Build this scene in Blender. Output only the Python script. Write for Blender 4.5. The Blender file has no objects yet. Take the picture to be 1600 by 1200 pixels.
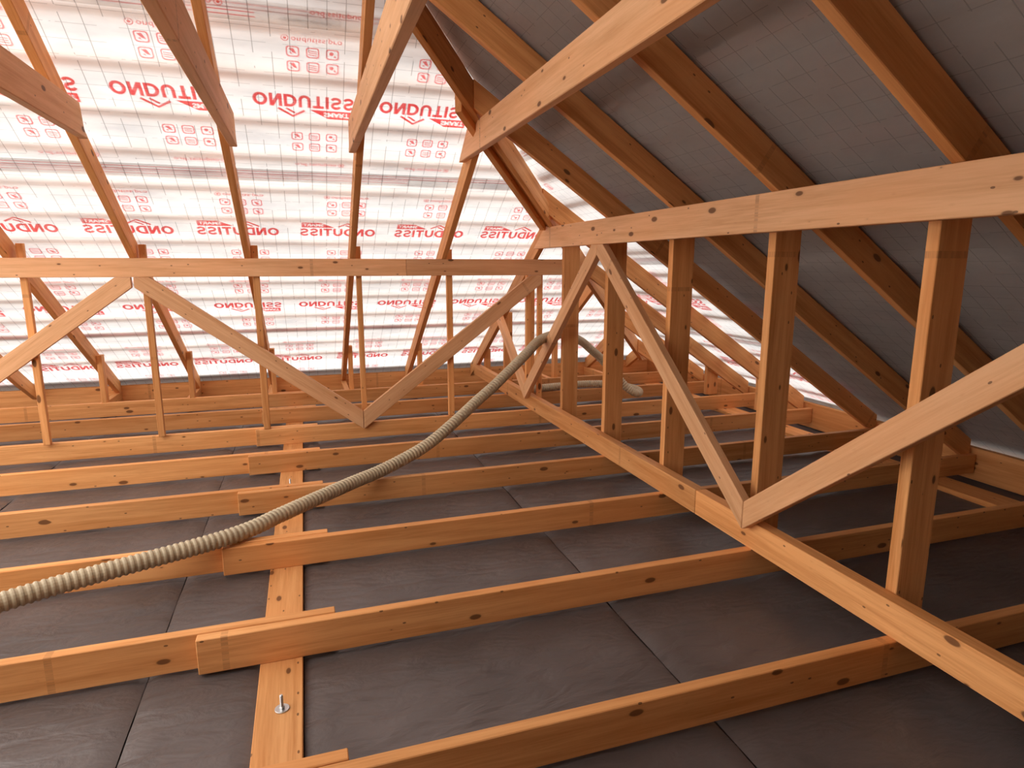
import bpy, bmesh, math, random
from mathutils import Vector, Matrix, noise, geometry

# ------------------------------------------------------------------ camera
scene = bpy.context.scene
COL = scene.collection
cam_data = bpy.data.cameras.new('camera')
cam_data.sensor_width = 36.0
cam_data.lens = 36.0 * 985.0 / 1600.0
cam_data.clip_start = 0.05
cam = bpy.data.objects.new('camera', cam_data)
cam.location = (0.0, 0.0, 1.45)
cam.rotation_euler = (math.radians(90 - 10.637), 0.0, math.radians(-18.07))
COL.objects.link(cam)
scene.camera = cam

# ------------------------------------------------------------------ sky, sun, exposure
world = bpy.data.worlds.new('sky')
scene.world = world
world.use_nodes = True
_nt = world.node_tree
_bg = _nt.nodes['Background']
_bg.inputs['Color'].default_value = (1.0, 0.98, 0.95, 1)
_bg.inputs['Strength'].default_value = 0.95
sun_data = bpy.data.lights.new('sun_offscreen', 'SUN')
sun_data.energy = 10.5
sun_data.angle = math.radians(12)
sun_data.color = (1.0, 0.96, 0.9)
sun = bpy.data.objects.new('sun_offscreen', sun_data)
sun.rotation_euler = Vector((0.92, 0.33, -0.31)).to_track_quat('-Z', 'Y').to_euler()
COL.objects.link(sun)
scene.view_settings.view_transform = 'Standard'
scene.view_settings.look = 'None'
scene.view_settings.gamma = 1.0
scene.view_settings.use_curve_mapping = False
scene.view_settings.exposure = 1.05
scene.cycles.max_bounces = 12
scene.cycles.diffuse_bounces = 8
scene.cycles.transmission_bounces = 8
scene.cycles.transparent_max_bounces = 16
scene.cycles.caustics_reflective = False
scene.cycles.caustics_refractive = False

random.seed(4)
# ------------------------------------------------------------------ layout (metres, joist tops at z = 0)
T1 = 0.625                       # slope of the back (hip) roof plane
A1 = math.atan(T1); C1, S1 = math.cos(A1), math.sin(A1)
T2 = 0.6745                      # slope of the side planes
A2 = math.atan(T2); C2, S2 = math.cos(A2), math.sin(A2)
Y0 = 8.60                        # eave line of the back plane
XR, XL = 5.09, -6.29             # eave lines of the side planes
XRIDGE = 0.5 * (XR + XL)
ZRIDGE = (XR - XRIDGE) * T2
YRIDGE = Y0 - ZRIDGE / T1
YFRONT = -3.0
GAP = 0.012                      # rafter tops hang this far under the membrane
RD = 0.15                        # rafter depth


def zback(y): return (Y0 - y) * T1
def zright(x): return (XR - x) * T2


# ------------------------------------------------------------------ materials
MATS = {}


def new_mat(name):
    m = bpy.data.materials.new(name)
    m.use_nodes = True
    nt = m.node_tree
    for n in list(nt.nodes):
        nt.nodes.remove(n)
    out = nt.nodes.new('ShaderNodeOutputMaterial')
    MATS[name] = m
    return m, nt, out


class NT:
    def __init__(self, nt):
        self.nt = nt

    def n(self, kind, **kw):
        nd = self.nt.nodes.new(kind)
        for k, v in kw.items():
            if k.startswith('i_'):
                key = k[2:]
                key = int(key) if key.isdigit() else key.replace('_', ' ')
                nd.inputs[key].default_value = v
            else:
                setattr(nd, k, v)
        return nd

    def l(self, a, b):
        self.nt.links.new(a, b)

    def math(self, op, a, b=None, c=None, clamp=False):
        nd = self.nt.nodes.new('ShaderNodeMath')
        nd.operation = op
        nd.use_clamp = clamp
        for i, v in enumerate((a, b, c)):
            if v is None:
                continue
            if isinstance(v, (int, float)):
                nd.inputs[i].default_value = v
            else:
                self.l(v, nd.inputs[i])
        return nd.outputs[0]

    def mix(self, fac, a, b, mode='MIX'):
        nd = self.nt.nodes.new('ShaderNodeMix')
        nd.data_type = 'RGBA'
        nd.blend_type = mode
        for idx, v in ((0, fac), (6, a), (7, b)):
            if isinstance(v, (int, float)):
                nd.inputs[idx].default_value = v
            elif isinstance(v, tuple):
                nd.inputs[idx].default_value = (*v, 1) if len(v) == 3 else v
            else:
                self.l(v, nd.inputs[idx])
        return nd.outputs[2]

    def ramp(self, fac, stops):
        nd = self.nt.nodes.new('ShaderNodeValToRGB')
        cr = nd.color_ramp
        while len(cr.elements) < len(stops):
            cr.elements.new(0.5)
        for e, (p, c) in zip(cr.elements, stops):
            e.position = p
            e.color = (*c, 1)
        self.l(fac, nd.inputs[0])
        return nd.outputs[0]


def pine(name, light, dark, knot=(0.10, 0.035, 0.012)):
    """Sawn softwood: grain along the object's own X axis."""
    m, nt, out = new_mat(name)
    N = NT(nt)
    tc = N.n('ShaderNodeTexCoord')
    oi = N.n('ShaderNodeObjectInfo')
    off = N.n('ShaderNodeVectorMath', operation='SCALE')
    comb = N.n('ShaderNodeCombineXYZ')
    N.l(oi.outputs['Random'], comb.inputs[0]); N.l(oi.outputs['Random'], comb.inputs[1]); N.l(oi.outputs['Random'], comb.inputs[2])
    N.l(comb.outputs[0], off.inputs[0]); off.inputs['Scale'].default_value = 37.0
    add = N.n('ShaderNodeVectorMath', operation='ADD')
    N.l(tc.outputs['Object'], add.inputs[0]); N.l(off.outputs[0], add.inputs[1])
    P = add.outputs[0]

    def scaled(v):
        s = N.n('ShaderNodeVectorMath', operation='MULTIPLY')
        N.l(P, s.inputs[0]); s.inputs[1].default_value = v
        return s.outputs[0]
    # growth rings drawn out along the board
    rings = N.n('ShaderNodeTexNoise', i_Scale=1.0, i_Detail=3.0, i_Roughness=0.55, i_Distortion=0.6)
    N.l(scaled((0.9, 17, 17)), rings.inputs['Vector'])
    fine = N.n('ShaderNodeTexNoise', i_Scale=1.0, i_Detail=4.0, i_Roughness=0.65)
    N.l(scaled((5, 120, 120)), fine.inputs['Vector'])
    broad = N.n('ShaderNodeTexNoise', i_Scale=1.0, i_Detail=2.0)
    N.l(scaled((1.1, 3.0, 3.0)), broad.inputs['Vector'])
    g = N.math('ADD', N.math('MULTIPLY', rings.outputs[0], 0.65), N.math('MULTIPLY', fine.outputs[0], 0.35))
    col = N.ramp(g, [(0.36, dark), (0.60, light)])
    col = N.mix(N.math('MULTIPLY', N.math('SUBTRACT', broad.outputs[0], 0.42, clamp=True), 1.6, clamp=True), col,
                (light[0] * 1.06, light[1] * 0.88, light[2] * 0.72))
    # board to board difference
    v = N.math('ADD', N.math('MULTIPLY', oi.outputs['Random'], 0.26), 0.87)
    hs = N.n('ShaderNodeHueSaturation')
    N.l(v, hs.inputs['Value']); N.l(col, hs.inputs['Color'])
    col = hs.outputs[0]
    # knots
    vor = N.n('ShaderNodeTexVoronoi', i_Scale=1.0, i_Randomness=0.9)
    vor.voronoi_dimensions = '2D'
    N.l(scaled((3.4, 7.5, 0.0)), vor.inputs['Vector'])
    sep = N.n('ShaderNodeSeparateColor')
    N.l(vor.outputs['Color'], sep.inputs[0])
    rad = N.math('MULTIPLY', N.math('SUBTRACT', sep.outputs[0], 0.5, clamp=True), 0.26)
    d = N.math('SUBTRACT', rad, vor.outputs['Distance'])
    sn = N.n('ShaderNodeSeparateXYZ'); N.l(tc.outputs['Normal'], sn.inputs[0])
    flat = N.math('GREATER_THAN', N.math('ABSOLUTE', sn.outputs[2]), 0.6)      # the broad faces of the board
    kn = N.math('MULTIPLY', N.math('MULTIPLY', d, 40.0, clamp=True), flat)
    halo = N.math('MULTIPLY', N.math('MULTIPLY', N.math('ADD', d, 0.05), 9.0, clamp=True), flat)
    col = N.mix(N.math('MULTIPLY', halo, 0.35), col, (dark[0] * 0.75, dark[1] * 0.6, dark[2] * 0.5))
    col = N.mix(N.math('MULTIPLY', kn, 0.8), col, knot)
    # dark resinous finger joints across the board
    sx = N.n('ShaderNodeSeparateXYZ'); N.l(P, sx.inputs[0])
    fj = N.math('ABSOLUTE', N.math('SUBTRACT', N.math('FRACT', N.math('MULTIPLY', sx.outputs[0], 0.37)), 0.5))
    fj = N.math('MULTIPLY', N.math('LESS_THAN', fj, 0.0048), N.math('MULTIPLY', N.math('SUBTRACT', fine.outputs[0], 0.38, clamp=True), 4.0, clamp=True))
    col = N.mix(N.math('MULTIPLY', fj, 0.42), col, (dark[0] * 0.35, dark[1] * 0.3, dark[2] * 0.3))
    # scattered nail pops and pith flecks
    vn = N.n('ShaderNodeTexVoronoi', i_Scale=1.0)
    vn.voronoi_dimensions = '2D'
    N.l(scaled((7, 14, 0)), vn.inputs['Vector'])
    s2 = N.n('ShaderNodeSeparateColor'); N.l(vn.outputs['Color'], s2.inputs[0])
    nl = N.math('MULTIPLY', N.math('LESS_THAN', vn.outputs['Distance'], 0.055), N.math('GREATER_THAN', s2.outputs[1], 0.80))
    nl = N.math('MULTIPLY', nl, flat)
    col = N.mix(N.math('MULTIPLY', nl, 0.75), col, (0.07, 0.03, 0.015))
    b = N.n('ShaderNodeBsdfPrincipled', i_Roughness=0.62)
    b.inputs['Specular IOR Level'].default_value = 0.25
    N.l(col, b.inputs['Base Color'])
    bump = N.n('ShaderNodeBump', i_Strength=0.25, i_Distance=0.002)
    N.l(g, bump.inputs['Height']); N.l(bump.outputs[0], b.inputs['Normal'])
    N.l(b.outputs[0], out.inputs[0])
    return m


PINE = pine('pine_orange', (0.75, 0.365, 0.14), (0.53, 0.21, 0.06))
PALE = pine('pine_pale', (0.75, 0.43, 0.23), (0.57, 0.285, 0.125))


def membrane_mat():
    m, nt, out = new_mat('printed_membrane')
    N = NT(nt)
    uv = N.n('ShaderNodeUVMap')
    sep = N.n('ShaderNodeSeparateXYZ'); N.l(uv.outputs[0], sep.inputs[0])
    U, V = sep.outputs[0], sep.outputs[1]
    brk = N.n('ShaderNodeTexNoise', i_Scale=7.0, i_Detail=2.0); N.l(uv.outputs[0], brk.inputs['Vector'])
    on = N.math('GREATER_THAN', brk.outputs[0], 0.43)

    def lines(c, period, w):
        f = N.math('FRACT', N.math('MULTIPLY', c, 1.0 / period))
        return N.math('LESS_THAN', f, w / period)
    gl = N.math('MULTIPLY', N.math('MAXIMUM', lines(U, 0.105, 0.0042), N.math('MULTIPLY', lines(V, 0.105, 0.0036), 0.7)), on)
    mott = N.n('ShaderNodeTexNoise', i_Scale=3.2, i_Detail=5.0, i_Roughness=0.62)
    mp = N.n('ShaderNodeMapping'); mp.inputs['Scale'].default_value = (0.55, 1.7, 1)
    N.l(uv.outputs[0], mp.inputs[0]); N.l(mp.outputs[0], mott.inputs['Vector'])
    tcol = N.ramp(mott.outputs[0], [(0.34, (0.43, 0.43, 0.435)), (0.46, (0.50, 0.495, 0.49)), (0.60, (0.55, 0.545, 0.54))])
    tcol = N.mix(N.math('MULTIPLY', gl, 0.62), tcol, (0.05, 0.05, 0.055))
    dcol = N.mix(N.math('MULTIPLY', gl, 0.12), (0.30, 0.29, 0.28), (0.05, 0.05, 0.055))
    bump = N.n('ShaderNodeBump', i_Strength=0.6, i_Distance=0.03)
    wr = N.n('ShaderNodeTexNoise', i_Scale=4.0, i_Detail=3.0, i_Distortion=0.8); N.l(uv.outputs[0], wr.inputs['Vector'])
    N.l(wr.outputs[0], bump.inputs['Height'])
    tr = N.n('ShaderNodeBsdfTranslucent'); N.l(tcol, tr.inputs['Color'])
    df = N.n('ShaderNodeBsdfDiffuse'); N.l(dcol, df.inputs['Color']); N.l(bump.outputs[0], df.inputs['Normal'])
    gs = N.n('ShaderNodeBsdfGlossy', i_Roughness=0.45); gs.inputs['Color'].default_value = (0.8, 0.8, 0.8, 1)
    N.l(bump.outputs[0], gs.inputs['Normal'])
    ad = N.n('ShaderNodeAddShader'); N.l(tr.outputs[0], ad.inputs[0]); N.l(df.outputs[0], ad.inputs[1])
    mx = N.n('ShaderNodeMixShader', i_0=0.05); N.l(ad.outputs[0], mx.inputs[1]); N.l(gs.outputs[0], mx.inputs[2])
    N.l(mx.outputs[0], out.inputs[0])
    return m


MEMB = membrane_mat()


def ink_mat(name, film, body, share):
    m, nt, out = new_mat(name)
    N = NT(nt)
    t = N.n('ShaderNodeBsdfTransparent'); t.inputs[0].default_value = (*film, 1)
    d = N.n('ShaderNodeBsdfDiffuse'); d.inputs[0].default_value = (*body, 1)
    geo = N.n('ShaderNodeTexCoord')
    no = N.n('ShaderNodeTexNoise', i_Scale=14.0, i_Detail=2.0); N.l(geo.outputs['Object'], no.inputs['Vector'])
    thin = N.mix(N.math('MULTIPLY', N.math('SUBTRACT', no.outputs[0], 0.45, clamp=True), 2.2, clamp=True), film,
                 tuple(0.12 + 0.88 * c for c in film))
    N.l(thin, t.inputs[0])
    mx = N.n('ShaderNodeMixShader', i_0=share)
    N.l(t.outputs[0], mx.inputs[1]); N.l(d.outputs[0], mx.inputs[2]); N.l(mx.outputs[0], out.inputs[0])
    return m


INK = ink_mat('red_print', (0.86, 0.055, 0.075), (0.6, 0.03, 0.04), 0.12)
INK2 = ink_mat('faint_red_print', (0.92, 0.17, 0.2), (0.6, 0.1, 0.1), 0.06)
INKB = ink_mat('black_print', (0.18, 0.18, 0.19), (0.05, 0.05, 0.05), 0.1)


def simple(name, col, rough=0.6, metal=0.0, bump=None, vary=None, spec=0.4):
    m, nt, out = new_mat(name)
    N = NT(nt)
    b = N.n('ShaderNodeBsdfPrincipled', i_Roughness=rough, i_Metallic=metal)
    b.inputs['Base Color'].default_value = (*col, 1)
    b.inputs['Specular IOR Level'].default_value = spec
    tc = N.n('ShaderNodeTexCoord')
    if vary:
        no = N.n('ShaderNodeTexNoise', i_Scale=vary[0], i_Detail=4.0); N.l(tc.outputs['Object'], no.inputs['Vector'])
        c = N.ramp(no.outputs[0], [(0.3, tuple(x * (1 - vary[1]) for x in col)), (0.7, tuple(min(1, x * (1 + vary[1])) for x in col))])
        N.l(c, b.inputs['Base Color'])
    if bump:
        no = N.n('ShaderNodeTexNoise', i_Scale=bump[0], i_Detail=5.0, i_Distortion=0.5)
        mp = N.n('ShaderNodeMapping'); mp.inputs['Scale'].default_value = (0.7, 1.6, 1)
        N.l(tc.outputs['Object'], mp.inputs[0]); N.l(mp.outputs[0], no.inputs['Vector'])
        bp = N.n('ShaderNodeBump', i_Strength=bump[1], i_Distance=bump[2]); N.l(no.outputs[0], bp.inputs['Height'])
        N.l(bp.outputs[0], b.inputs['Normal'])
    N.l(b.outputs[0], out.inputs[0])
    return m


SHEET = simple('dark_fleece_sheet', (0.098, 0.078, 0.074), 0.40, bump=(8.0, 0.6, 0.022), vary=(2.2, 0.18), spec=0.5)
UNDER = simple('dark_underlay', (0.098, 0.078, 0.074), 0.9, vary=(3, 0.2))
HOSE = simple('beige_hose_plastic', (0.46, 0.37, 0.245), 0.5, vary=(3, 0.08))
CUFF = simple('worn_hose_plastic', (0.40, 0.32, 0.21), 0.55, vary=(6, 0.1))
ZINC = simple('zinc_plated_steel', (0.62, 0.62, 0.62), 0.32, 0.9, vary=(40, 0.1))
CLAD = simple('brown_roof_metal', (0.10, 0.05, 0.035), 0.5, 0.0, vary=(1.5, 0.1))
BOARD = simple('sheathing_board', (0.32, 0.20, 0.11), 0.8, vary=(9, 0.3))

# ------------------------------------------------------------------ helpers
def tag(o, label=None, cat=None, group=None, kind=None):
    if label: o['label'] = label
    if cat: o['category'] = cat
    if group: o['group'] = group
    if kind: o['kind'] = kind
    return o


def empty(name, loc):
    o = bpy.data.objects.new(name, None)
    o.location = loc
    o.empty_display_size = 0.2
    COL.objects.link(o)
    return o


def link(name, me, mat, mw, parent=None):
    o = bpy.data.objects.new(name, me)
    if mat is not None and not me.materials:
        me.materials.append(mat)
    COL.objects.link(o)
    if parent is not None:
        o.parent = parent
        o.matrix_local = WORLD[parent.name].inverted() @ mw if parent.name in WORLD else Matrix.Translation(parent.location).inverted() @ mw
    else:
        o.matrix_local = mw
    WORLD[o.name] = mw
    return o


WORLD = {}


def prism(name, pts, extr, ldir, mat, parent=None, bev=0.003, wob=0.0):
    """Solid board: planar outline pts (world) pushed along extr; grain runs along ldir."""
    pts = [Vector(p) for p in pts]
    extr = Vector(extr)
    L = Vector(ldir).normalized()
    n = extr.normalized()
    W = n.cross(L).normalized()
    n = L.cross(W).normalized()
    allp = pts + [p + extr for p in pts]
    base = sum(allp, Vector()) / len(allp)
    zmin = min(p.z for p in allp)
    R = Matrix((L, W, n)).transposed()
    mw = Matrix.Translation(base) @ R.to_4x4()
    inv = mw.inverted()
    bm = bmesh.new()
    a = [bm.verts.new(inv @ p) for p in pts]
    b = [bm.verts.new(inv @ (p + extr)) for p in pts]
    k = len(pts)
    bm.faces.new(a)
    bm.faces.new(list(reversed(b)))
    for i in range(k):
        j = (i + 1) % k
        bm.faces.new((a[j], a[i], b[i], b[j]))
    bmesh.ops.recalc_face_normals(bm, faces=bm.faces)
    if bev:
        bmesh.ops.bevel(bm, geom=list(bm.edges), offset=bev, segments=1, profile=0.5, affect='EDGES')
    me = bpy.data.meshes.new(name)
    bm.to_mesh(me); bm.free()
    return link(name, me, mat, mw, parent)


def box(name, x0, x1, y0, y1, z0, z1, along, mat, parent=None, bev=0.003):
    ld = {'x': (1, 0, 0), 'y': (0, 1, 0), 'z': (0, 0, 1)}[along]
    if along == 'x':
        return prism(name, [(x0, y0, z0), (x1, y0, z0), (x1, y0, z1), (x0, y0, z1)], (0, y1 - y0, 0), ld, mat, parent, bev)
    if along == 'y' and (x1 - x0) > (z1 - z0):
        return prism(name, [(x0, y0, z0), (x1, y0, z0), (x1, y1, z0), (x0, y1, z0)], (0, 0, z1 - z0), ld, mat, parent, bev)
    if along == 'y':
        return prism(name, [(x0, y0, z0), (x0, y1, z0), (x0, y1, z1), (x0, y0, z1)], (x1 - x0, 0, 0), ld, mat, parent, bev)
    return prism(name, [(x0, y0, z0), (x1, y0, z0), (x1, y0, z1), (x0, y0, z1)], (0, y1 - y0, 0), ld, mat, parent, bev)


def strut_x(name, x0, z0, x1, z1, width, ya, yb, zlo, zhi, mat, parent, tip=True):
    """Diagonal board in a plane y = const, trimmed by the levels zlo..zhi."""
    d = Vector((x1 - x0, 0, z1 - z0)).normalized()
    nrm = Vector((-d.z, 0, d.x)) * (width / 2)
    return _strut(name, Vector((x0, ya, z0)), Vector((x1, ya, z1)), nrm, (0, yb - ya, 0), zlo, zhi, mat, parent)


def strut_y(name, y0, z0, y1, z1, width, xa, xb, zlo, zhi, mat, parent, vcut0=None, vcut1=None):
    d = Vector((0, y1 - y0, z1 - z0)).normalized()
    nrm = Vector((0, -d.z, d.y)) * (width / 2)
    return _strut(name, Vector((xa, y0, z0)), Vector((xa, y1, z1)), nrm, (xb - xa, 0, 0), zlo, zhi, mat, parent)


def _clip(poly, fn):
    out = []
    for i in range(len(poly)):
        a, b = poly[i], poly[(i + 1) % len(poly)]
        fa, fb = fn(a), fn(b)
        if fa >= 0: out.append(a)
        if fa * fb < 0:
            out.append(a.lerp(b, fa / (fa - fb)))
    return out


def _strut(name, p0, p1, nrm, extr, zlo, zhi, mat, parent):
    d = (p1 - p0).normalized()
    e = d * 0.35
    poly = [p0 - e - nrm, p1 + e - nrm, p1 + e + nrm, p0 - e + nrm]
    # plumb cuts at both ends (boards meet point to point), level cuts at the chords
    h = Vector((d.x, d.y, 0)).normalized()
    poly = _clip(poly, lambda p: (p - p0).dot(h))
    poly = _clip(poly, lambda p: (p1 - p).dot(h))
    if zlo is not None: poly = _clip(poly, lambda p: p.z - zlo)
    if zhi is not None: poly = _clip(poly, lambda p: zhi - p.z)
    return prism(name, poly, extr, d, mat, parent)


ORD = ['first', 'second', 'third', 'fourth', 'fifth', 'sixth', 'seventh', 'eighth', 'ninth', 'tenth', 'eleventh', 'twelfth',
       'thirteenth', 'fourteenth', 'fifteenth', 'sixteenth', 'seventeenth', 'eighteenth', 'nineteenth', 'twentieth']

# ------------------------------------------------------------------ setting: floor, end wall, roof cladding
ZB = -0.15                                           # underside of the joists
bm = bmesh.new()
for v in ((XL, YFRONT, 0), (XR, YFRONT, 0), (XR, Y0, 0), (XL, Y0, 0)): bm.verts.new(v)
bm.faces.new(bm.verts)
me = bpy.data.meshes.new('floor'); bm.to_mesh(me); bm.free()
floor = link('floor', me, UNDER, Matrix.Translation((0, 0, ZB - 0.075)))
tag(floor, kind='structure')


def floor_sheet(x0, x1, seed):
    rng = random.Random(seed)
    y0, y1 = -0.6, 8.42
    nx, ny = max(3, int((x1 - x0) / 0.045)), int((y1 - y0) / 0.045)
    vs, fs = [], []
    for j in range(ny + 1):
        for i in range(nx + 1):
            x = x0 + (x1 - x0) * i / nx; y = y0 + (y1 - y0) * j / ny
            w = noise.fractal(Vector((x * 3.1 + seed * 7, y * 4.2, seed)), 0.9, 2.1, 4) * 0.006
            edge = min(x - x0, x1 - x) / 0.05
            w -= 0.012 * max(0.0, 1 - edge) ** 2
            vs.append((x - x0, y - y0, w))
    for j in range(ny):
        for i in range(nx):
            a = j * (nx + 1) + i
            fs.append((a, a + 1, a + nx + 2, a + nx + 1))
    me = bpy.data.meshes.new('floor_sheet'); me.from_pydata(vs, [], fs)
    me.polygons.foreach_set('use_smooth', [True] * len(fs))
    o = link('floor_sheet', me, SHEET, Matrix.Translation((x0, y0, ZB - 0.018)), floor)
    tag(o, 'dark brown wrinkled fleece-faced sheet between the joists')


for k, (a, b) in enumerate([(-4.76, -3.404), (-3.4, -2.044), (-2.04, -0.684), (-0.68, -0.262), (-0.088, 1.327), (1.333, 2.687), (2.693, 4.375)]):
    floor_sheet(a, b, k + 1)


def quad(name, pts, mat, thick, nrm, kind='structure', parent=None):
    pts = [Vector(p) for p in pts]
    return prism(name, pts, Vector(nrm).normalized() * thick, pts[1] - pts[0], mat, parent, bev=0)


OUT_B = Vector((0, S1, C1)); OUT_R = Vector((S2, 0, C2)); OUT_L = Vector((-S2, 0, C2))
wall = prism('wall_front', [(XL, YFRONT, -0.3), (XR, YFRONT, -0.3), (XRIDGE, YFRONT, ZRIDGE)], (0, -0.1, 0), (1, 0, 0), BOARD, bev=0)
tag(wall, kind='structure')

YCLAD = 4.40                                          # the metal roofing stops at this rafter
LSHADE = 0.0


def corrugated(name, side, ya, yb):
    """Profiled metal roofing on a side slope from the ridge to below the eave."""
    vs, fs = [], []
    n = int((yb - ya) / 0.05)
    ztop, zlow = ZRIDGE + 0.02, -0.25
    for i in range(n + 1):
        y = ya + (yb - ya) * i / n
        h = 0.055 + (0.018 if (i // 2) % 2 else 0.0)
        for z in (ztop, zlow):
            if side > 0: p = Vector((XR - z / T2, y, z)) + OUT_R * h
            else: p = Vector((XL + z / T2, y, z)) + OUT_L * h
            vs.append(p)
    for i in range(n):
        a = 2 * i
        fs.append((a, a + 1, a + 3, a + 2))
    base = Vector(vs[0])
    me = bpy.data.meshes.new(name); me.from_pydata([tuple(Vector(v) - base) for v in vs], [], fs)
    o = link(name, me, CLAD, Matrix.Translation(base))
    tag(o, kind='structure')


corrugated('roof_right', 1, YFRONT, YCLAD)
corrugated('shade_roof_left', -1, YFRONT, LSHADE)  # added out of view to shade the camera-facing sides of the timber
# metal drip edges outside the membrane along the eaves
def eave_strip(name, pts, nrm):
    o = prism(name, pts, Vector(nrm) * 0.004, Vector(pts[1]) - Vector(pts[0]), CLAD, bev=0)
    tag(o, kind='structure')


sE0, sE1 = -0.32, 0.26
eave_strip('trim_1', [(XL, Y0 - sE0 * C1, sE0 * S1), (XR, Y0 - sE0 * C1, sE0 * S1), (XR - sE1 * S1 / T2, Y0 - sE1 * C1, sE1 * S1), (XL + sE1 * S1 / T2, Y0 - sE1 * C1, sE1 * S1)], OUT_B)
eave_strip('trim_2', [(XR - sE0 * C2, YFRONT, sE0 * S2), (XR - sE0 * C2, Y0, sE0 * S2), (XR - 0.16 * C2, Y0 - 0.16 * S2 / T1, 0.16 * S2), (XR - 0.16 * C2, YFRONT, 0.16 * S2)], OUT_R)
for o in list(COL.objects):
    if o.name.startswith('trim_'):
        o.location += (OUT_B if o.name == 'trim_1' else OUT_R) * 0.012

# ------------------------------------------------------------------ roof membrane in strips, with its print
def disp(u, s, seed):
    d = 0.0018 * math.cos(2 * math.pi * s / 0.35 + 0.5 * math.sin(u * 1.7)) + 0.0022 * noise.noise(Vector((u * 2.3, s * 5.0, seed)))
    return d


def plane_pt(side, u, s, h=0.0):
    """u along the eave, s up the slope, h towards the room."""
    if side == 'back':
        return Vector((u, Y0 - s * C1, s * S1)) - OUT_B * h
    if side == 'right':
        return Vector((XR - s * C2, u, s * S2)) - OUT_R * h
    return Vector((XL + s * C2, u, s * S2)) - OUT_L * h


def u_range(side, s):
    if side == 'back':
        z = s * S1
        return XL + z / T2, XR - z / T2
    z = s * S2
    return YFRONT, Y0 - z / T1


def strip(name, side, s0, s1, lift, seed, du=0.1):
    ns = max(4, int((s1 - s0) / 0.05))
    a0, a1 = u_range(side, s0)
    nu = int((a1 - a0) / du)
    vs, fs, uvs = [], [], []
    for j in range(ns + 1):
        s = s0 + (s1 - s0) * j / ns
        ua, ub = u_range(side, s)
        for i in range(nu + 1):
            u = ua + (ub - ua) * i / nu
            ss = s + (0.006 * noise.noise(Vector((u * 1.1, seed, 3))) if j in (0, ns) else 0)
            vs.append(plane_pt(side, u, ss, disp(u, s, seed) + lift)); uvs.append((u, s))
    for j in range(ns):
        for i in range(nu):
            a = j * (nu + 1) + i
            q = (a, a + 1, a + nu + 2, a + nu + 1)
            fs.append(tuple(reversed(q)) if side == 'right' else q)
    base = vs[nu // 2].copy()
    me = bpy.data.meshes.new(name); me.from_pydata([tuple(v - base) for v in vs], [], fs)
    uvl = me.uv_layers.new(name='UVMap')
    for li, lp in enumerate(me.loops):
        uvl.data[li].uv = uvs[lp.vertex_index]
    me.polygons.foreach_set('use_smooth', [True] * len(fs))
    o = link(name, me, MEMB, Matrix.Translation(base))
    o['_seed'], o['_lift'] = seed, lift
    return o


# --- print artwork, drawn flat in metres (u right, v up) ------------------
def text_mesh(txt, width=None, height=None, bold=0.0, space=1.0):
    cu = bpy.data.curves.new('print', 'FONT')
    cu.body = txt; cu.size = 1.0; cu.offset = bold; cu.space_character = space; cu.resolution_u = 3
    ob = bpy.data.objects.new('print', cu); COL.objects.link(ob)
    dg = bpy.context.evaluated_depsgraph_get()
    me = bpy.data.meshes.new_from_object(ob.evaluated_get(dg))
    bpy.data.objects.remove(ob); bpy.data.curves.remove(cu)
    vs = [v.co.copy() for v in me.vertices]
    fs = [tuple(p.vertices) for p in me.polygons]
    bpy.data.meshes.remove(me)
    x0, x1 = min(v.x for v in vs), max(v.x for v in vs)
    y0, y1 = min(v.y for v in vs), max(v.y for v in vs)
    sx = (width or height * (x1 - x0) / (y1 - y0)) / (x1 - x0)
    sy = (height / (y1 - y0)) if height else sx
    return [((v.x - (x0 + x1) / 2) * sx, (v.y - (y0 + y1) / 2) * sy) for v in vs], fs


def planar(faces_in, holes=()):
    """Union of flat polygons minus the hole polygons, triangulated without overlaps."""
    vs, fs = [], []
    for poly in list(faces_in) + list(holes):
        o = len(vs)
        area = sum(poly[i][0] * poly[(i + 1) % len(poly)][1] - poly[(i + 1) % len(poly)][0] * poly[i][1] for i in range(len(poly)))
        if abs(area) < 1e-9: continue
        if area < 0: poly = list(reversed(poly))
        vs += [Vector(p) for p in poly]
        fs.append(tuple(range(o, o + len(poly))))
        if len(fs) <= len(faces_in): nsolid = len(fs)
    V, _, F, _, _, OF = geometry.delaunay_2d_cdt(vs, [], fs, 0, 1e-6)
    keep = [f for f, of in zip(F, OF) if of and all(i < nsolid for i in of)]
    used = sorted({i for f in keep for i in f}); mp = {i: k for k, i in enumerate(used)}
    return [(V[i].x, V[i].y) for i in used], [tuple(mp[i] for i in f) for f in keep]


def ribbon(path, w):
    out = []
    L, R = [], []
    for i, p in enumerate(path):
        a, b = path[max(i - 1, 0)], path[min(i + 1, len(path) - 1)]
        dx, dy = b[0] - a[0], b[1] - a[1]; q = math.hypot(dx, dy)
        nx, ny = -dy / q * w / 2, dx / q * w / 2
        L.append((p[0] + nx, p[1] + ny)); R.append((p[0] - nx, p[1] - ny))
    return [[R[i], R[i + 1], L[i + 1], L[i]] for i in range(len(path) - 1)]


def arc(cx, cy, rx, ry, a0, a1, n=10):
    return [(cx + rx * math.cos(math.radians(a0 + (a1 - a0) * k / n)), cy + ry * math.sin(math.radians(a0 + (a1 - a0) * k / n))) for k in range(n + 1)]


def ringpolys(cx, cy, rx, ry, ix, iy, a0, a1, n=10):
    o, q = arc(cx, cy, rx, ry, a0, a1, n), arc(cx, cy, ix, iy, a0, a1, n)
    return [[o[k], o[k + 1], q[k + 1], q[k]] for k in range(n)]


def rect(x0, y0, x1, y1): return [(x0, y0), (x1, y0), (x1, y1), (x0, y1)]


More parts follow.
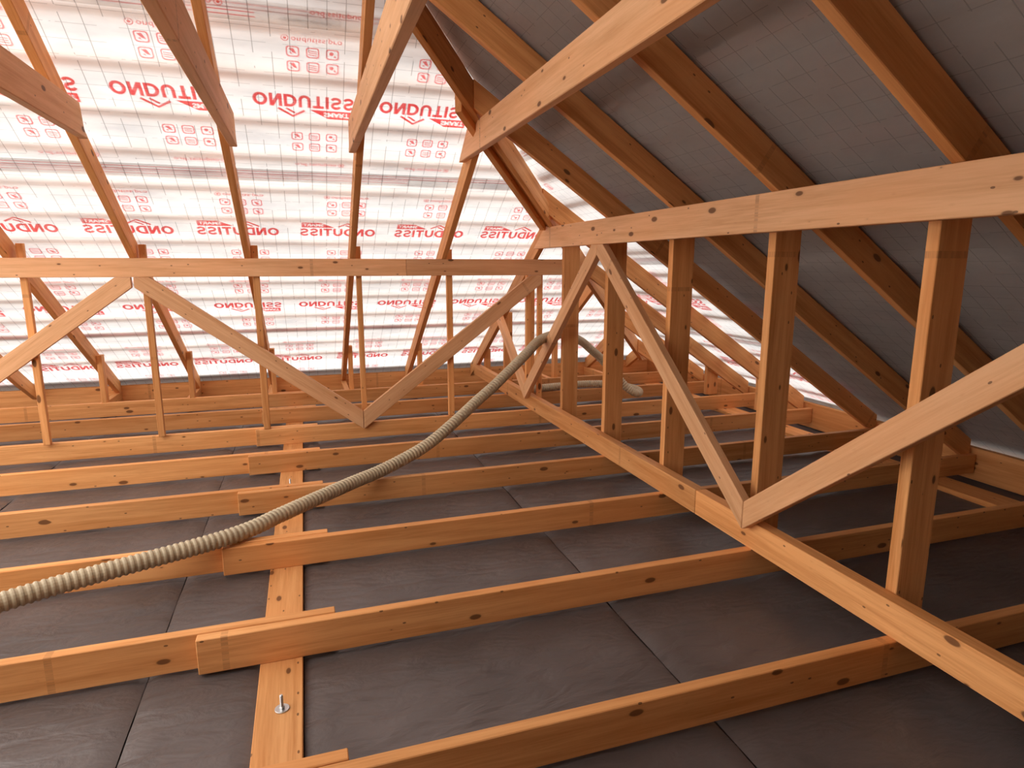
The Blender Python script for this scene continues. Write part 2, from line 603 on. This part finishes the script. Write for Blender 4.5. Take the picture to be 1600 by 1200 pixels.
GLYPH = {
    'O': (1.06, ringpolys(0.53, 0.5, 0.53, 0.5, 0.27, 0.29, 0, 360, 20)),
    'N': (0.92, [rect(0, 0, 0.25, 1), rect(0.67, 0, 0.92, 1), [(0, 1), (0.3, 1), (0.92, 0), (0.62, 0)]]),
    'D': (0.95, [rect(0, 0, 0.25, 1), rect(0.25, 0.79, 0.4, 1), rect(0.25, 0, 0.4, 0.21)] + ringpolys(0.4, 0.5, 0.55, 0.5, 0.29, 0.29, -90, 90, 12)),
    'U': (0.92, [rect(0, 0.42, 0.25, 1), rect(0.67, 0.42, 0.92, 1)] + ringpolys(0.46, 0.42, 0.46, 0.42, 0.21, 0.21, 180, 360, 12)),
    'T': (0.84, [rect(0, 0.79, 0.84, 1), rect(0.295, 0, 0.545, 0.79)]),
    'I': (0.25, [rect(0, 0, 0.25, 1)]),
    'S': (0.82, ribbon(arc(0.42, 0.70, 0.29, 0.20, 15, 250, 12) + arc(0.40, 0.30, 0.31, 0.20, 70, -165, 12), 0.21)),
}


def bold_word(word, width, height, gap=0.16):
    polys, x = [], 0.0
    for ch in word:
        w, ps = GLYPH[ch]
        polys += [[(px + x, py) for px, py in p] for p in ps]
        x += w + gap
    x -= gap
    return [[(px / x * width - width / 2, (py - 0.5) * height) for px, py in p] for p in polys]


class Flat:
    def __init__(self): self.v, self.f = [], []

    def add(self, vf, dx=0, dy=0):
        o = len(self.v)
        self.v += [(x + dx, y + dy) for x, y in vf[0]]
        self.f += [tuple(i + o for i in f) for f in vf[1]]

    def poly(self, pts): self.add((pts, [tuple(range(len(pts)))]))

    def ring(self, pts, w, cx, cy):
        n = len(pts)
        inner = [((x - cx) * (1 - w) + cx, (y - cy) * (1 - w) + cy) for x, y in pts]
        self.add((list(pts) + inner, [(i, (i + 1) % n, n + (i + 1) % n, n + i) for i in range(n)]))

    def mesh(self, name, fu, fv):
        me = bpy.data.meshes.new(name)
        fs = self.f if fu * fv > 0 else [tuple(reversed(f)) for f in self.f]
        me.from_pydata([(x * fu, y * fv, 0) for x, y in self.v], [], fs)
        return me


def rrect(cx, cy, w, h, r, n=3):
    out = []
    for qx, qy, a0 in ((1, 1, 0), (-1, 1, 90), (-1, -1, 180), (1, -1, 270)):
        for k in range(n + 1):
            a = math.radians(a0 + 90 * k / n)
            out.append((cx + qx * (w / 2 - r) + r * math.cos(a), cy + qy * (h / 2 - r) + r * math.sin(a)))
    return out


logo = Flat()
smart = text_mesh('SMART', 0.165, 0.04, bold=0.03)
holes = [[(smart[0][i][0] + 0.205, smart[0][i][1] + 0.101) for i in f] for f in smart[1]]
logo.add(planar(bold_word('ONDUTISS', 0.63, 0.104, 0.13)))
logo.add(planar([[(0.03, 0.066), (0.30, 0.066), (0.30, 0.136), (0.15, 0.136)]], holes))
# two roof-shaped strokes beside the band
logo.add(planar(ribbon([(-0.165, 0.068), (-0.075, 0.130), (0.0, 0.078)], 0.017) + ribbon([(-0.115, 0.066), (-0.062, 0.102)], 0.014)))
ICON = []
for r in range(2):
    for c in range(3):
        icons = Flat(); ICON.append(icons)
        cx, cy = 0.0, 0.0
        icons.ring(rrect(cx, cy, 0.076, 0.076, 0.016), 0.2, cx, cy)
        k = (r * 3 + c) % 6
        if k in (0, 3):
            icons.poly([(cx - 0.022, cy - 0.02), (cx + 0.004, cy - 0.024), (cx + 0.022, cy + 0.016), (cx, cy + 0.008)])
            icons.poly([(cx - 0.02, cy + 0.012), (cx - 0.006, cy + 0.006), (cx - 0.004, cy + 0.022)])
        elif k in (1, 4):
            for q in (-1, 0, 1):
                icons.poly([(cx - 0.024, cy + q * 0.014 - 0.003), (cx + 0.024, cy + q * 0.014 + 0.001), (cx + 0.024, cy + q * 0.014 + 0.007), (cx - 0.024, cy + q * 0.014 + 0.003)])
        else:
            icons.poly(rrect(cx - 0.006, cy - 0.006, 0.026, 0.026, 0.012))
            icons.poly([(cx + 0.004, cy + 0.012), (cx + 0.022, cy + 0.024), (cx + 0.018, cy + 0.004)])
site = Flat()
site.add(text_mesh('ondutiss.pro', 0.29, 0.047, bold=0.008, space=1.05), 0.035, 0)
site.ring(rrect(-0.145, 0, 0.044, 0.044, 0.0219, 4), 0.22, -0.145, 0)
site.poly(rrect(-0.145, 0, 0.018, 0.018, 0.0089, 4))
note = Flat()
note.add(text_mesh('правила нахлёста', 0.33, 0.03, bold=0.004))
FL = {'A': (1, -1), 'B': (-1, 1)}
PRINT = {}
for nm, fl, mat in (('printed_logo', logo, INK), ('printed_address', site, INK), ('printed_note', note, INKB)):
    for k, (fu, fv) in FL.items():
        me = fl.mesh(nm, fu, fv); me.materials.append(mat); PRINT[nm, k] = me


for i, fl in enumerate(ICON):
    for k, (fu, fv) in FL.items():
        me = fl.mesh('printed_icon', fu, fv); me.materials.append(INK2); PRINT['printed_icon%d' % i, k] = me


def stamp(nm, kind, side, u, s, parent):
    if nm == 'printed_icons':
        fu, fv = FL[kind]
        for i in range(6):
            r, c = divmod(i, 3)
            du = (c - 1) * 0.115 * fu * (1 if side == 'back' else -1)
            stamp('printed_icon%d' % i, kind, side, u + du, s + (0.5 - r) * 0.105 * fv, parent)
        return
    half = max(abs(v.co.x) for v in PRINT[nm, kind].vertices)
    if u + half > min(u_range(side, s + 0.05)[1], u_range(side, s - 0.05)[1]) - 0.02: return
    seed, lift = parent['_seed'], parent['_lift']
    src = PRINT[nm, kind]
    sg = 1 if side == 'back' else -1
    base = plane_pt(side, u, s, 0)
    vs = []
    for v in src.vertices:
        uu, ss = u + sg * v.co.x, s + v.co.y
        vs.append(plane_pt(side, uu, ss, disp(uu, ss, seed) + lift - 0.0013) - base)
    me = bpy.data.meshes.new(src.name); me.from_pydata(vs, [], [tuple(p.vertices) for p in src.polygons])
    me.materials.append(src.materials[0])
    link(nm.rstrip('0123456789'), me, None, Matrix.Translation(base), parent)


def edge_line(side, s, parent, ua, ub):
    me = bpy.data.meshes.new('printed_line')
    vs, fs = [], []
    n = 90
    for q in (0, 1):
        for i in range(n + 1):
            u = ua + (ub - ua) * i / n
            for w in (0, 0.006):
                vs.append(plane_pt(side, u, s + q * 0.026 + w, disp(u, s, parent['_seed']) + parent['_lift'] - 0.0013))
        for i in range(n):
            a = q * 2 * (n + 1) + 2 * i
            fs.append((a, a + 2, a + 3, a + 1))
    base = vs[0].copy()
    me.from_pydata([tuple(v - base) for v in vs], [], fs)
    link('printed_line', me, INK2, Matrix.Translation(base), parent)


BACK = [(0.05, 1.47, 0.63, 'B', -0.15), (1.37, 2.79, 1.99, 'A', 0.255), (2.67, 4.05, 3.27, 'B', 0.31), (3.92, 5.41, 4.72, 'A', 0.07),
        (5.28, 6.70, 5.98, 'B', 0.2), (6.58, 7.20, None, None, 0)]
BLAB = ['lowest strip of red-printed white roof membrane on the hip slope, along the eave',
        'second membrane strip above the eave on the hip slope, behind the cross truss diagonals',
        'third membrane strip above the eave on the hip slope, just above the truss chord',
        'fourth membrane strip above the eave on the hip slope, with large upside-down lettering',
        'fifth membrane strip above the eave on the hip slope, behind the rafter tops',
        'topmost short membrane strip at the peak of the hip slope']
for k, (s0, s1, sl, kind, uc) in enumerate(BACK):
    o = strip('roof_membrane', 'back', s0, s1, -0.003 if k % 2 else 0.001, k + 1)
    tag(o, BLAB[k], 'roof membrane', 'membrane strips of the hip slope')
    if sl is None: continue
    ua, ub = u_range('back', s1)
    ua = max(ua, -3.9)
    n0, n1 = math.ceil((ua + 0.35 - uc) / 0.8), math.floor((u_range('back', s0)[1] - uc) / 0.8)
    other = 'B' if kind == 'A' else 'A'
    for i in range(n0, n1 + 1):
        u = uc + 0.8 * i
        stamp('printed_logo', kind, 'back', u, sl, o)
        for d, kk in ((0.33, kind), (-0.37, kind)):
            if s0 + 0.08 < sl + d < s1 - 0.06: stamp('printed_icons', kk, 'back', u + 0.06, sl + d, o)
        for d, kk in ((0.475, 'A'), (-0.60, 'B')):
            if s0 + 0.03 < sl + d < s1 - 0.05: stamp('printed_address', kk, 'back', u + (0.05 if d > 0 else 0.1), sl + d, o)
        if k == 3 and i % 2 == 0: stamp('printed_note', 'A', 'back', u + 0.05, s1 - 0.09, o)
    edge_line('back', s1 - 0.055, o, max(ua, -3.9), ub)
    if k: edge_line('back', s0 + 0.03, o, max(ua, -3.9), ub)

RIGHT = [(0.05, 1.35, 0.66, 'B', 0.1), (1.25, 2.72, 2.0, 'A', 0.45), (2.6, 4.15, 3.47, 'B', 0.35), (4.05, 5.5, 4.86, 'A', 0.35), (5.4, 6.85, None, None, 0)]
RLAB = ['lowest membrane strip of the side slope, lit white beyond the roofed part',
        'second membrane strip from the eave on the side slope with the dark rafters',
        'third membrane strip from the eave on the side slope with the dark rafters',
        'fourth membrane strip from the eave on the side slope, beside the hip rafter top',
        'topmost dark membrane strip on the roofed side slope, under the ridge']
for k, (s0, s1, sl, kind, uc) in enumerate(RIGHT):
    o = strip('roof_membrane', 'right', s0, s1, -0.003 if k % 2 else 0.001, k + 11)
    tag(o, RLAB[k], 'roof membrane', 'membrane strips of the side slope')
    if sl is None: continue
    ua, ub = u_range('right', s1)
    n0, n1 = math.ceil((0.9 - uc) / 0.8), math.floor((u_range('right', s0)[1] - uc) / 0.8)
    for i in range(n0, n1 + 1):
        u = uc + 0.8 * i
        stamp('printed_logo', kind, 'right', u, sl, o)
        for d in (0.33, -0.37):
            if s0 + 0.08 < sl + d < s1 - 0.06: stamp('printed_icons', kind, 'right', u + 0.06, sl + d, o)
        for d, kk in ((0.475, 'A'), (-0.60, 'B')):
            if s0 + 0.03 < sl + d < s1 - 0.05: stamp('printed_address', kk, 'right', u + 0.05, sl + d, o)
    edge_line('right', s1 - 0.055, o, 0.5, ub)
cl = strip('ceiling_left', 'left', 0.05, 6.86, 0.0, 31, du=0.3)
tag(cl, kind='structure')

# ------------------------------------------------------------------ battens outside the membrane (brown bands through it)
def batten(side, s, u0, u1, lab, grp):
    h0, h1 = -0.048, -0.023
    w = 0.034
    L = plane_pt(side, u1, s) - plane_pt(side, u0, s)
    P = [plane_pt(side, u0, s - w, h1), plane_pt(side, u1, s - w, h1), plane_pt(side, u1, s + w, h1), plane_pt(side, u0, s + w, h1)]
    nrm = plane_pt(side, u0, s, h0) - plane_pt(side, u0, s, h1)
    o = prism('roof_batten', P, nrm, L, PINE)
    tag(o, lab, 'roof batten', grp)


for k, s in enumerate((0.745, 1.06, 1.40, 1.73, 2.125, 2.42, 2.75, 3.09, 3.43, 3.80, 4.16, 4.51, 4.89, 5.24, 5.6, 5.95, 6.3, 6.65)):
    a, b = u_range('back', s)
    batten('back', s, a + 0.05, b - 0.05, '%s roof batten above the hip eave, a brown band through the membrane' % ORD[k], 'battens on the hip slope')
for k, s in enumerate([0.34 + 0.35 * k for k in range(12)]):
    a, b = u_range('right', s)
    if b - YCLAD > 0.3:
        batten('right', s, YCLAD + 0.08, b - 0.05, '%s roof batten above the side eave, behind the lit membrane' % ORD[k], 'battens on the side slope')

# ------------------------------------------------------------------ wall plates, eave boards, joists
o = box('wall_plate', -0.258, -0.092, -0.5, 8.45, ZB - 0.05, ZB, 'y', PINE)
tag(o, 'flat bolted pine plank running under the lapped joist ends', 'plank')
o = box('wall_plate', 4.39, 4.62, -0.5, 8.42, ZB - 0.05, ZB, 'y', PINE)
tag(o, 'flat pine plank under the joists beside the side eave', 'plank')
o = box('eave_board', -6.0, 5.02, 8.44, 8.49, ZB - 0.06, 0.045, 'x', PINE)
tag(o, 'pine board on edge along the foot of the hip slope', 'eave board')
o = box('eave_board', 4.93, 4.98, -0.5, 8.439, ZB - 0.06, 0.045, 'y', PINE)
tag(o, 'pine board on edge along the foot of the side slope', 'eave board')

JY = [0.86, 1.713, 2.569, 3.428, 4.276, 5.125, 5.961, 6.79, 7.62]      # rear top edge of each joist
JT = 0.048
for k, y in enumerate(JY):
    nth = ORD[len(JY) - 1 - k]
    o = box('floor_joist', -0.486, 4.92, y - JT, y, ZB, 0.0, 'x', PINE)
    tag(o, '%s pine joist out from the hip eave board, its end lapped in front' % nth, 'joist', 'joists of the truss side')
    o = box('floor_joist', -6.0, 0.047, y + 0.0005, y + JT, ZB, 0.004, 'x', PINE)
    tag(o, '%s pine joist out from the hip eave board, its end lapped behind' % nth, 'joist', 'joists of the far bay')

# ------------------------------------------------------------------ rafters
def back_rafter(x0, x1, lab):
    xm = 0.5 * (x0 + x1)
    ytop = max(Y0 - (XR - xm) * T2 / T1 + 0.03, Y0 - (xm - XL) * T2 / T1 + 0.03, YRIDGE + 0.05)
    ylow = 8.42
    dz = GAP / C1; dp = (GAP + RD) / C1
    prof = [(x0, ylow, zback(ylow) - dz), (x0, ytop, zback(ytop) - dz), (x0, ytop, zback(ytop) - dp), (x0, 8.05, zback(8.05) - dp), (x0, ylow, max(zback(ylow) - dp, -0.06))]
    o = prism('rafter', prof, (x1 - x0, 0, 0), (0, -C1, S1), PINE)
    tag(o, lab, 'rafter', 'rafters of the hip slope')


BR = [(-3.03, -2.98, 'rafter of the hip slope, fourth from the pale tie beam beside the hip, on the far side'),
      (-2.18, -2.13, 'rafter of the hip slope, fifth out from the longitudinal truss'),
      (-1.325, -1.275, 'rafter of the hip slope, fourth out from the longitudinal truss'),
      (-0.467, -0.417, 'rafter of the hip slope, third out from the longitudinal truss'),
      (0.40, 0.45, 'rafter of the hip slope above the point of the cross truss diagonals'),
      (1.23, 1.28, 'rafter of the hip slope carrying the tie beam nearest the hip'),
      (2.135, 2.185, 'rafter of the hip slope landing on the longitudinal truss'),
      (3.02, 3.07, 'longer jack rafter of the hip slope beyond the longitudinal truss'),
      (3.88, 3.93, 'middle jack rafter of the hip slope near the roof corner'),
      (4.55, 4.60, 'shortest jack rafter of the hip slope at the roof corner')]
BR[0] = (-3.03, -2.98, 'rafter of the hip slope, sixth out from the longitudinal truss')
for a in BR: back_rafter(*a)


def right_rafter(y0, y1, lab):
    ym = 0.5 * (y0 + y1)
    xtop = max(XR - (Y0 - ym) * T1 / T2 - 0.03, XRIDGE) if ym > YRIDGE else XRIDGE
    if ym > YRIDGE: xtop = XR - (Y0 - ym) * T1 / T2 + 0.02
    xlow = 4.9
    dz = GAP / C2; dp = (GAP + RD) / C2
    prof = [(xlow, y0, zright(xlow) - dz), (xtop, y0, zright(xtop) - dz), (xtop, y0, zright(xtop) - dp), (4.62, y0, zright(4.62) - dp), (xlow, y0, max(zright(xlow) - dp, -0.06))]
    o = prism('rafter', prof, (0, y1 - y0, 0), (-C2, 0, S2), PINE)
    tag(o, lab, 'rafter', 'rafters of the side slope')


RY = [0.75, 1.64, 2.53, 3.42, 4.285, 5.18, 6.06, 6.95, 7.83]
for k, y in enumerate(RY):
    if y < 4.2:
        lab = '%s shaded brown rafter of the roofed side slope, counting from the lit membrane' % ORD[4 - k]
    elif y < 4.5:
        lab = 'shaded brown rafter of the side slope bordering the lit membrane'
    else:
        lab = '%s orange jack rafter past the roofed part of the side slope' % ORD[k - 5]
    if y < 4.5: lab = '%s shaded brown rafter of the side slope, counting from the lit membrane' % ORD[4 - k]
    right_rafter(y, y + 0.05, lab)


def hip(side, lab, full=True):
    sx = 1 if side == 'right' else -1
    X = XR if side == 'right' else XL
    def hp(y, dz=0.0, off=0.0):
        z = zback(y)
        x = X - sx * z / T2
        v = Vector((x, y, z + dz))
        return v + PERP * off
    d = Vector((sx * T1 / T2, 1, 0)).normalized()
    PERP = Vector((d.y, -d.x, 0)) * (1 if sx > 0 else -1)
    slope = (hp(4) - hp(8)).normalized()
    root = empty('hip_rafter', hp(8.35, -0.2))
    root.location.z = -0.02
    ya, yb = 8.4, YRIDGE + 0.03
    m = prism('beam', [hp(ya, -0.03, -0.025), hp(yb, -0.03, -0.025), hp(yb, -0.225, -0.025), hp(8.1, -0.225, -0.025), hp(ya, -0.06, -0.025)], PERP * 0.05, slope, PINE, root)
    if full:
        # scabbed-on splice boards along the underside
        prism('splice_board', [hp(5.42, -0.11, -0.078), hp(4.26, -0.11, -0.078), hp(4.26, -0.27, -0.078), hp(5.36, -0.27, -0.078)], PERP * 0.05, slope, PINE, root)
        prism('splice_board', [hp(5.62, -0.13, 0.028), hp(4.5, -0.13, 0.028), hp(4.5, -0.27, 0.028), hp(5.55, -0.27, 0.028)], PERP * 0.045, slope, PINE, root)
    tag(root, lab, 'hip rafter')


hip('right', 'spliced brown hip rafter between the lit hip slope and the shaded slope')

# ridge board above the picture
o = box('ridge_board', XRIDGE - 0.025, XRIDGE + 0.025, YFRONT + 0.1, YRIDGE + 0.3, ZRIDGE - 0.26, ZRIDGE - 0.06, 'y', PINE)
tag(o, 'pine ridge board under the peak of the roof', 'ridge board')

# ------------------------------------------------------------------ level tie beams nailed to the hip slope rafters
ZT = 2.225
def tie(x0, x1, lab, yend):
    ztop = ZT + 0.195
    ynear = 0.2
    prof = [(x0, ynear, ZT), (x0, yend, ZT), (x0, yend - 0.06, ZT + 0.05), (x0, Y0 - (ztop + 0.04) / T1, ztop), (x0, ynear, ztop)]
    o = prism('tie_beam', prof, (x1 - x0, 0, 0), (0, 1, 0), PALE, bev=0.004)
    tag(o, lab, 'tie beam', 'level tie beams under the hip slope')


tie(1.18, 1.23, 'thick pale tie beam crossing in front of the hip rafter', 4.93)
tie(0.35, 0.40, 'tie beam nailed to the rafter above the cross truss point', 4.76)
tie(-0.417, -0.367, 'tie beam third out from the hip rafter', 4.76)
tie(-1.275, -1.225, 'tie beam fourth out from the hip rafter', 4.76)

# ------------------------------------------------------------------ cross truss (runs along the joists)
ct = empty('cross_truss', (0.46, 5.94, 0.0))
tag(ct, 'pale pine truss standing on a joist, its V-shaped diagonals before the lit membrane', 'truss')
EY0, EY1 = 5.866, 5.913
for a, b in ((-3.95, -2.7), (-2.698, 0.898), (0.90, 2.62)):
    box('top_chord', a, b, EY0, EY1, 1.358, 1.51, 'x', PALE, ct)
for (x0, z0, x1, z1) in ((0.462, 0.035, 2.22, 1.358), (0.458, 0.035, -1.31, 1.358), (-3.118, 0.035, -1.33, 1.358), (-3.122, 0.035, -3.9, 0.61)):
    strut_x('diagonal', x0, z0, x1, z1 + 0.0, 0.135, EY0, EY1, None, 1.357, PALE, ct)
for x0, x1, zt in ((-3.8, -3.75, 1.6), (-2.96, -2.91, 1.6), (-2.1, -2.05, 1.62), (-1.26, -1.21, 1.64), (-0.415, -0.36, 1.66), (0.452, 0.50, 1.65), (1.282, 1.337, 1.60), (2.202, 2.25, 1.48), (2.08, 2.128, 1.355)):
    box('post', x0, x1, 5.9135, 5.9595, 0.29 if 2.0 < x0 < 2.1 else 0.005, min(zt, zback(5.96) - 0.03), 'z', PINE, ct)

# ------------------------------------------------------------------ longitudinal truss (runs along the wall plates)
lt = empty('longitudinal_truss', (2.165, 4.4, 0.0))
tag(lt, 'long pine truss with brown posts and zigzag diagonals resting across the joists', 'truss')
yr = Y0 - (1.605 + (GAP + RD) / C1) / T1
prism('top_chord', [(2.08, -0.4, 1.605), (2.08, yr, 1.605), (2.08, yr - 0.18 / T1, 1.785), (2.08, -0.4, 1.785)], (0.055, 0, 0), (0, 1, 0), PALE, lt)
box('bottom_chord', 2.13, 2.2, -0.4, 3.03, 0.0, 0.147, 'y', PINE, lt)
box('bottom_chord', 2.13, 2.2, 3.034, 8.2, 0.0, 0.147, 'y', PINE, lt)
DX0, DX1 = 2.079, 2.129
for y0, z0, y1, z1 in ((2.552, 0.185, 4.35, 1.605), (2.548, 0.185, 0.75, 1.605), (5.978, 0.185, 4.354, 1.605), (5.982, 0.185, 7.12, 1.03), (-1.06, 0.185, 0.746, 1.605)):
    if y0 < 0: y0, z0 = 0.746 - 0.8, 1.605 - 0.8 * 0.786
    strut_y('diagonal', y0, z0, y1, z1, 0.118, DX0, DX1, None, 1.604 if z1 > 1.5 else None, PALE, lt)
def lt_post(y, w, z1, mat, rot=0.0):
    o = box('post', 2.203, 2.203 + w, y, y + 0.052, 0.003, z1, 'z', mat, lt)
    return o
for y, mat in ((0.87, PINE), (1.75, PINE), (2.60, PINE), (3.51, PINE), (4.395, PINE)):
    lt_post(y, 0.155, 1.79, mat)
lt_post(5.26, 0.15, 1.70, PINE)
lt_post(6.15, 0.05, zback(6.2) - 0.2, PINE)
lt_post(7.04, 0.10, zback(7.09) - 0.03, PINE)
lt_post(7.90, 0.08, zback(7.95) - 0.03, PINE)

# ------------------------------------------------------------------ stub posts and short joists at the eaves
names = ['second', 'third']
for k, (x0, x1, lab) in enumerate(BR):
    if x0 < -2.5 or x0 > 4.5 or 2.1 < x0 < 2.2: continue
    i = len([b for b in BR if b[0] < x0])
    near = {0.40: 'above the cross truss point', -0.467: 'third out from the long truss', 1.23: 'beside the long truss', 3.02: 'beyond the long truss',
            3.88: 'near the roof corner', -1.325: 'fourth out from the long truss', -2.18: 'fifth out from the long truss'}[x0]
    o = box('stub_post', x1 + 0.001, x1 + 0.051, 7.625, 7.725, -0.02, zback(7.725) - 0.03, 'z', PINE)
    tag(o, 'stub post beside the hip slope rafter foot %s' % near, 'stub post', 'stub posts along the hip eave')
    o = box('short_joist', x0 - 0.01, x0 + 0.05, 7.67, 8.44, -0.14, 0.0 - 0.02, 'y', PINE)
    tag(o, 'short joist running to the eave board under the rafter %s' % near, 'short joist', 'short joists at the hip eave')
for k, (y, lab) in enumerate(((5.233, 'stub post on a joist under the first orange jack rafter'), (6.113, 'stub post under the second orange jack rafter'),
                              (7.003, 'stub post under the third orange jack rafter'))):
    o = box('stub_post', 4.36, 4.51, y, y + 0.05, -0.02 if k else -0.02, zright(4.51) - 0.03, 'z', PINE)
    tag(o, lab, 'stub post', 'stub posts along the side eave')

# ------------------------------------------------------------------ anchor bolts in the middle plank
def bolt(x, y, lab):
    r = empty('anchor_bolt', (x, y, ZB))
    tag(r, lab, 'bolt', 'anchor bolts of the middle plank')
    def cyl(name, rad, z0, z1, seg, hole=0):
        bm = bmesh.new()
        bmesh.ops.create_cone(bm, cap_ends=True, segments=seg, radius1=rad, radius2=rad, depth=z1 - z0)
        bmesh.ops.translate(bm, verts=bm.verts, vec=(0, 0, (z0 + z1) / 2))
        bmesh.ops.bevel(bm, geom=[e for e in bm.edges if abs(e.verts[0].co.z - e.verts[1].co.z) < 1e-6], offset=0.0008, segments=1, affect='EDGES')
        me = bpy.data.meshes.new(name); bm.to_mesh(me); bm.free()
        link(name, me, ZINC, Matrix.Translation((x, y, ZB)), r)
    cyl('washer', 0.026, 0.0, 0.004, 28)
    cyl('nut', 0.0105, 0.004, 0.014, 6)
    # threaded rod: rings of alternating radius
    vs, fs = [], []
    n, seg = 40, 12
    for i in range(n + 1):
        z = 0.002 + 0.056 * i / n
        rr = 0.0062 if i % 2 else 0.0054
        if i == n: rr = 0.004
        for k in range(seg):
            a = 2 * math.pi * k / seg
            vs.append((rr * math.cos(a), rr * math.sin(a), z))
    for i in range(n):
        for k in range(seg):
            a = i * seg + k; b = i * seg + (k + 1) % seg
            fs.append((a, b, b + seg, a + seg))
    fs.append(tuple(n * seg + k for k in range(seg)))
    me = bpy.data.meshes.new('threaded_rod'); me.from_pydata(vs, [], fs)
    link('threaded_rod', me, ZINC, Matrix.Translation((x, y, ZB)), r)


bolt(-0.165, 2.215, 'zinc anchor bolt with a round washer standing in the bare plank')
bolt(-0.18, 4.72, 'anchor bolt in the plank beyond the corrugated hose')

# ------------------------------------------------------------------ corrugated hose
HP = [(-2.6, 2.2, 0.046), (-1.9, 2.62, 0.047), (-1.2, 3.05, 0.052), (-0.471, 3.40, 0.050), (-0.211, 3.62, 0.056), (-0.084, 3.75, 0.056), (0.216, 4.05, 0.055), (0.45, 4.25, 0.062),
      (0.769, 4.45, 0.137), (1.006, 4.6, 0.246), (1.279, 4.8, 0.387), (1.466, 4.92, 0.486), (1.798, 5.15, 0.681), (1.984, 5.32, 0.775),
      (2.187, 5.52, 0.80), (2.443, 5.77, 0.777), (2.731, 6.02, 0.668), (2.891, 6.12, 0.562), (3.04, 6.2, 0.458), (3.25, 6.24, 0.25),
      (3.39, 6.17, 0.09), (3.47, 6.13, 0.05), (3.56, 6.25, 0.046), (3.56, 6.5, 0.046), (3.42, 6.74, 0.046), (3.15, 6.83, 0.046), (2.8, 6.80, 0.046), (2.5, 6.745, 0.046)]


def smooth_path(P, step):
    P = [Vector(p) for p in P]
    Q = []
    for i in range(len(P) - 1):
        p0, p1, p2, p3 = P[max(i - 1, 0)], P[i], P[i + 1], P[min(i + 2, len(P) - 1)]
        n = max(2, int((p2 - p1).length / 0.01))
        for k in range(n):
            t = k / n
            Q.append(0.5 * ((2 * p1) + (p2 - p0) * t + (2 * p0 - 5 * p1 + 4 * p2 - p3) * t * t + (3 * p1 - p0 - 3 * p2 + p3) * t ** 3))
    Q.append(P[-1])
    for _ in range(6):
        Q = [Q[0]] + [(Q[i - 1] + 2 * Q[i] + Q[i + 1]) / 4 for i in range(1, len(Q) - 1)] + [Q[-1]]
    out, acc = [Q[0]], 0.0
    for a, b in zip(Q, Q[1:]):
        d = (b - a).length
        while acc + d >= step:
            t = (step - acc) / d
            a = a.lerp(b, t); out.append(a.copy()); d = (b - a).length; acc = 0.0
        acc += d
    return out


def hose():
    path = smooth_path(HP, 0.007)
    root = empty('hose', path[0]); root.location.z = 0.004
    seg = 18
    vs, fs = [], []
    up = Vector((0, 0, 1))
    R0 = 0.0415
    for i, p in enumerate(path):
        t = (path[min(i + 1, len(path) - 1)] - path[max(i - 1, 0)]).normalized()
        s = t.cross(up).normalized(); w = s.cross(t).normalized()
        r = R0 + (0.0028, 0.0031, -0.0016, -0.0029)[i % 4]
        for k in range(seg):
            a = 2 * math.pi * k / seg
            vs.append(p + s * (r * math.cos(a)) + w * (r * math.sin(a)))
    for i in range(len(path) - 1):
        for k in range(seg):
            a = i * seg + k; b = i * seg + (k + 1) % seg
            fs.append((a, b, b + seg, a + seg))
    base = path[0].copy()
    me = bpy.data.meshes.new('corrugated_tube'); me.from_pydata([tuple(v - base) for v in vs], [], fs)
    link('corrugated_tube', me, HOSE, Matrix.Translation(base), root)
    # smooth cuff on the free end
    t = (path[-1] - path[-6]).normalized(); s = t.cross(up).normalized(); w = s.cross(t).normalized()
    vs, fs = [], []
    prof = [(-0.06, 0.0455), (-0.05, 0.0475), (0.06, 0.0475), (0.065, 0.046), (0.065, 0.040), (-0.03, 0.039)]
    for d, r in prof:
        for k in range(seg):
            a = 2 * math.pi * k / seg
            vs.append(path[-1] + t * d + s * (r * math.cos(a)) + w * (r * math.sin(a)))
    for i in range(len(prof) - 1):
        for k in range(seg):
            a = i * seg + k; b = i * seg + (k + 1) % seg
            fs.append((a, b, b + seg, a + seg))
    base = path[-1].copy()
    me = bpy.data.meshes.new('end_cuff'); me.from_pydata([tuple(v - base) for v in vs], [], fs)
    me.polygons.foreach_set('use_smooth', [True] * len(fs))
    link('end_cuff', me, CUFF, Matrix.Translation(base), root)
    tag(root, 'long beige corrugated blowing hose draped over the joists and through the truss', 'hose')


hose()
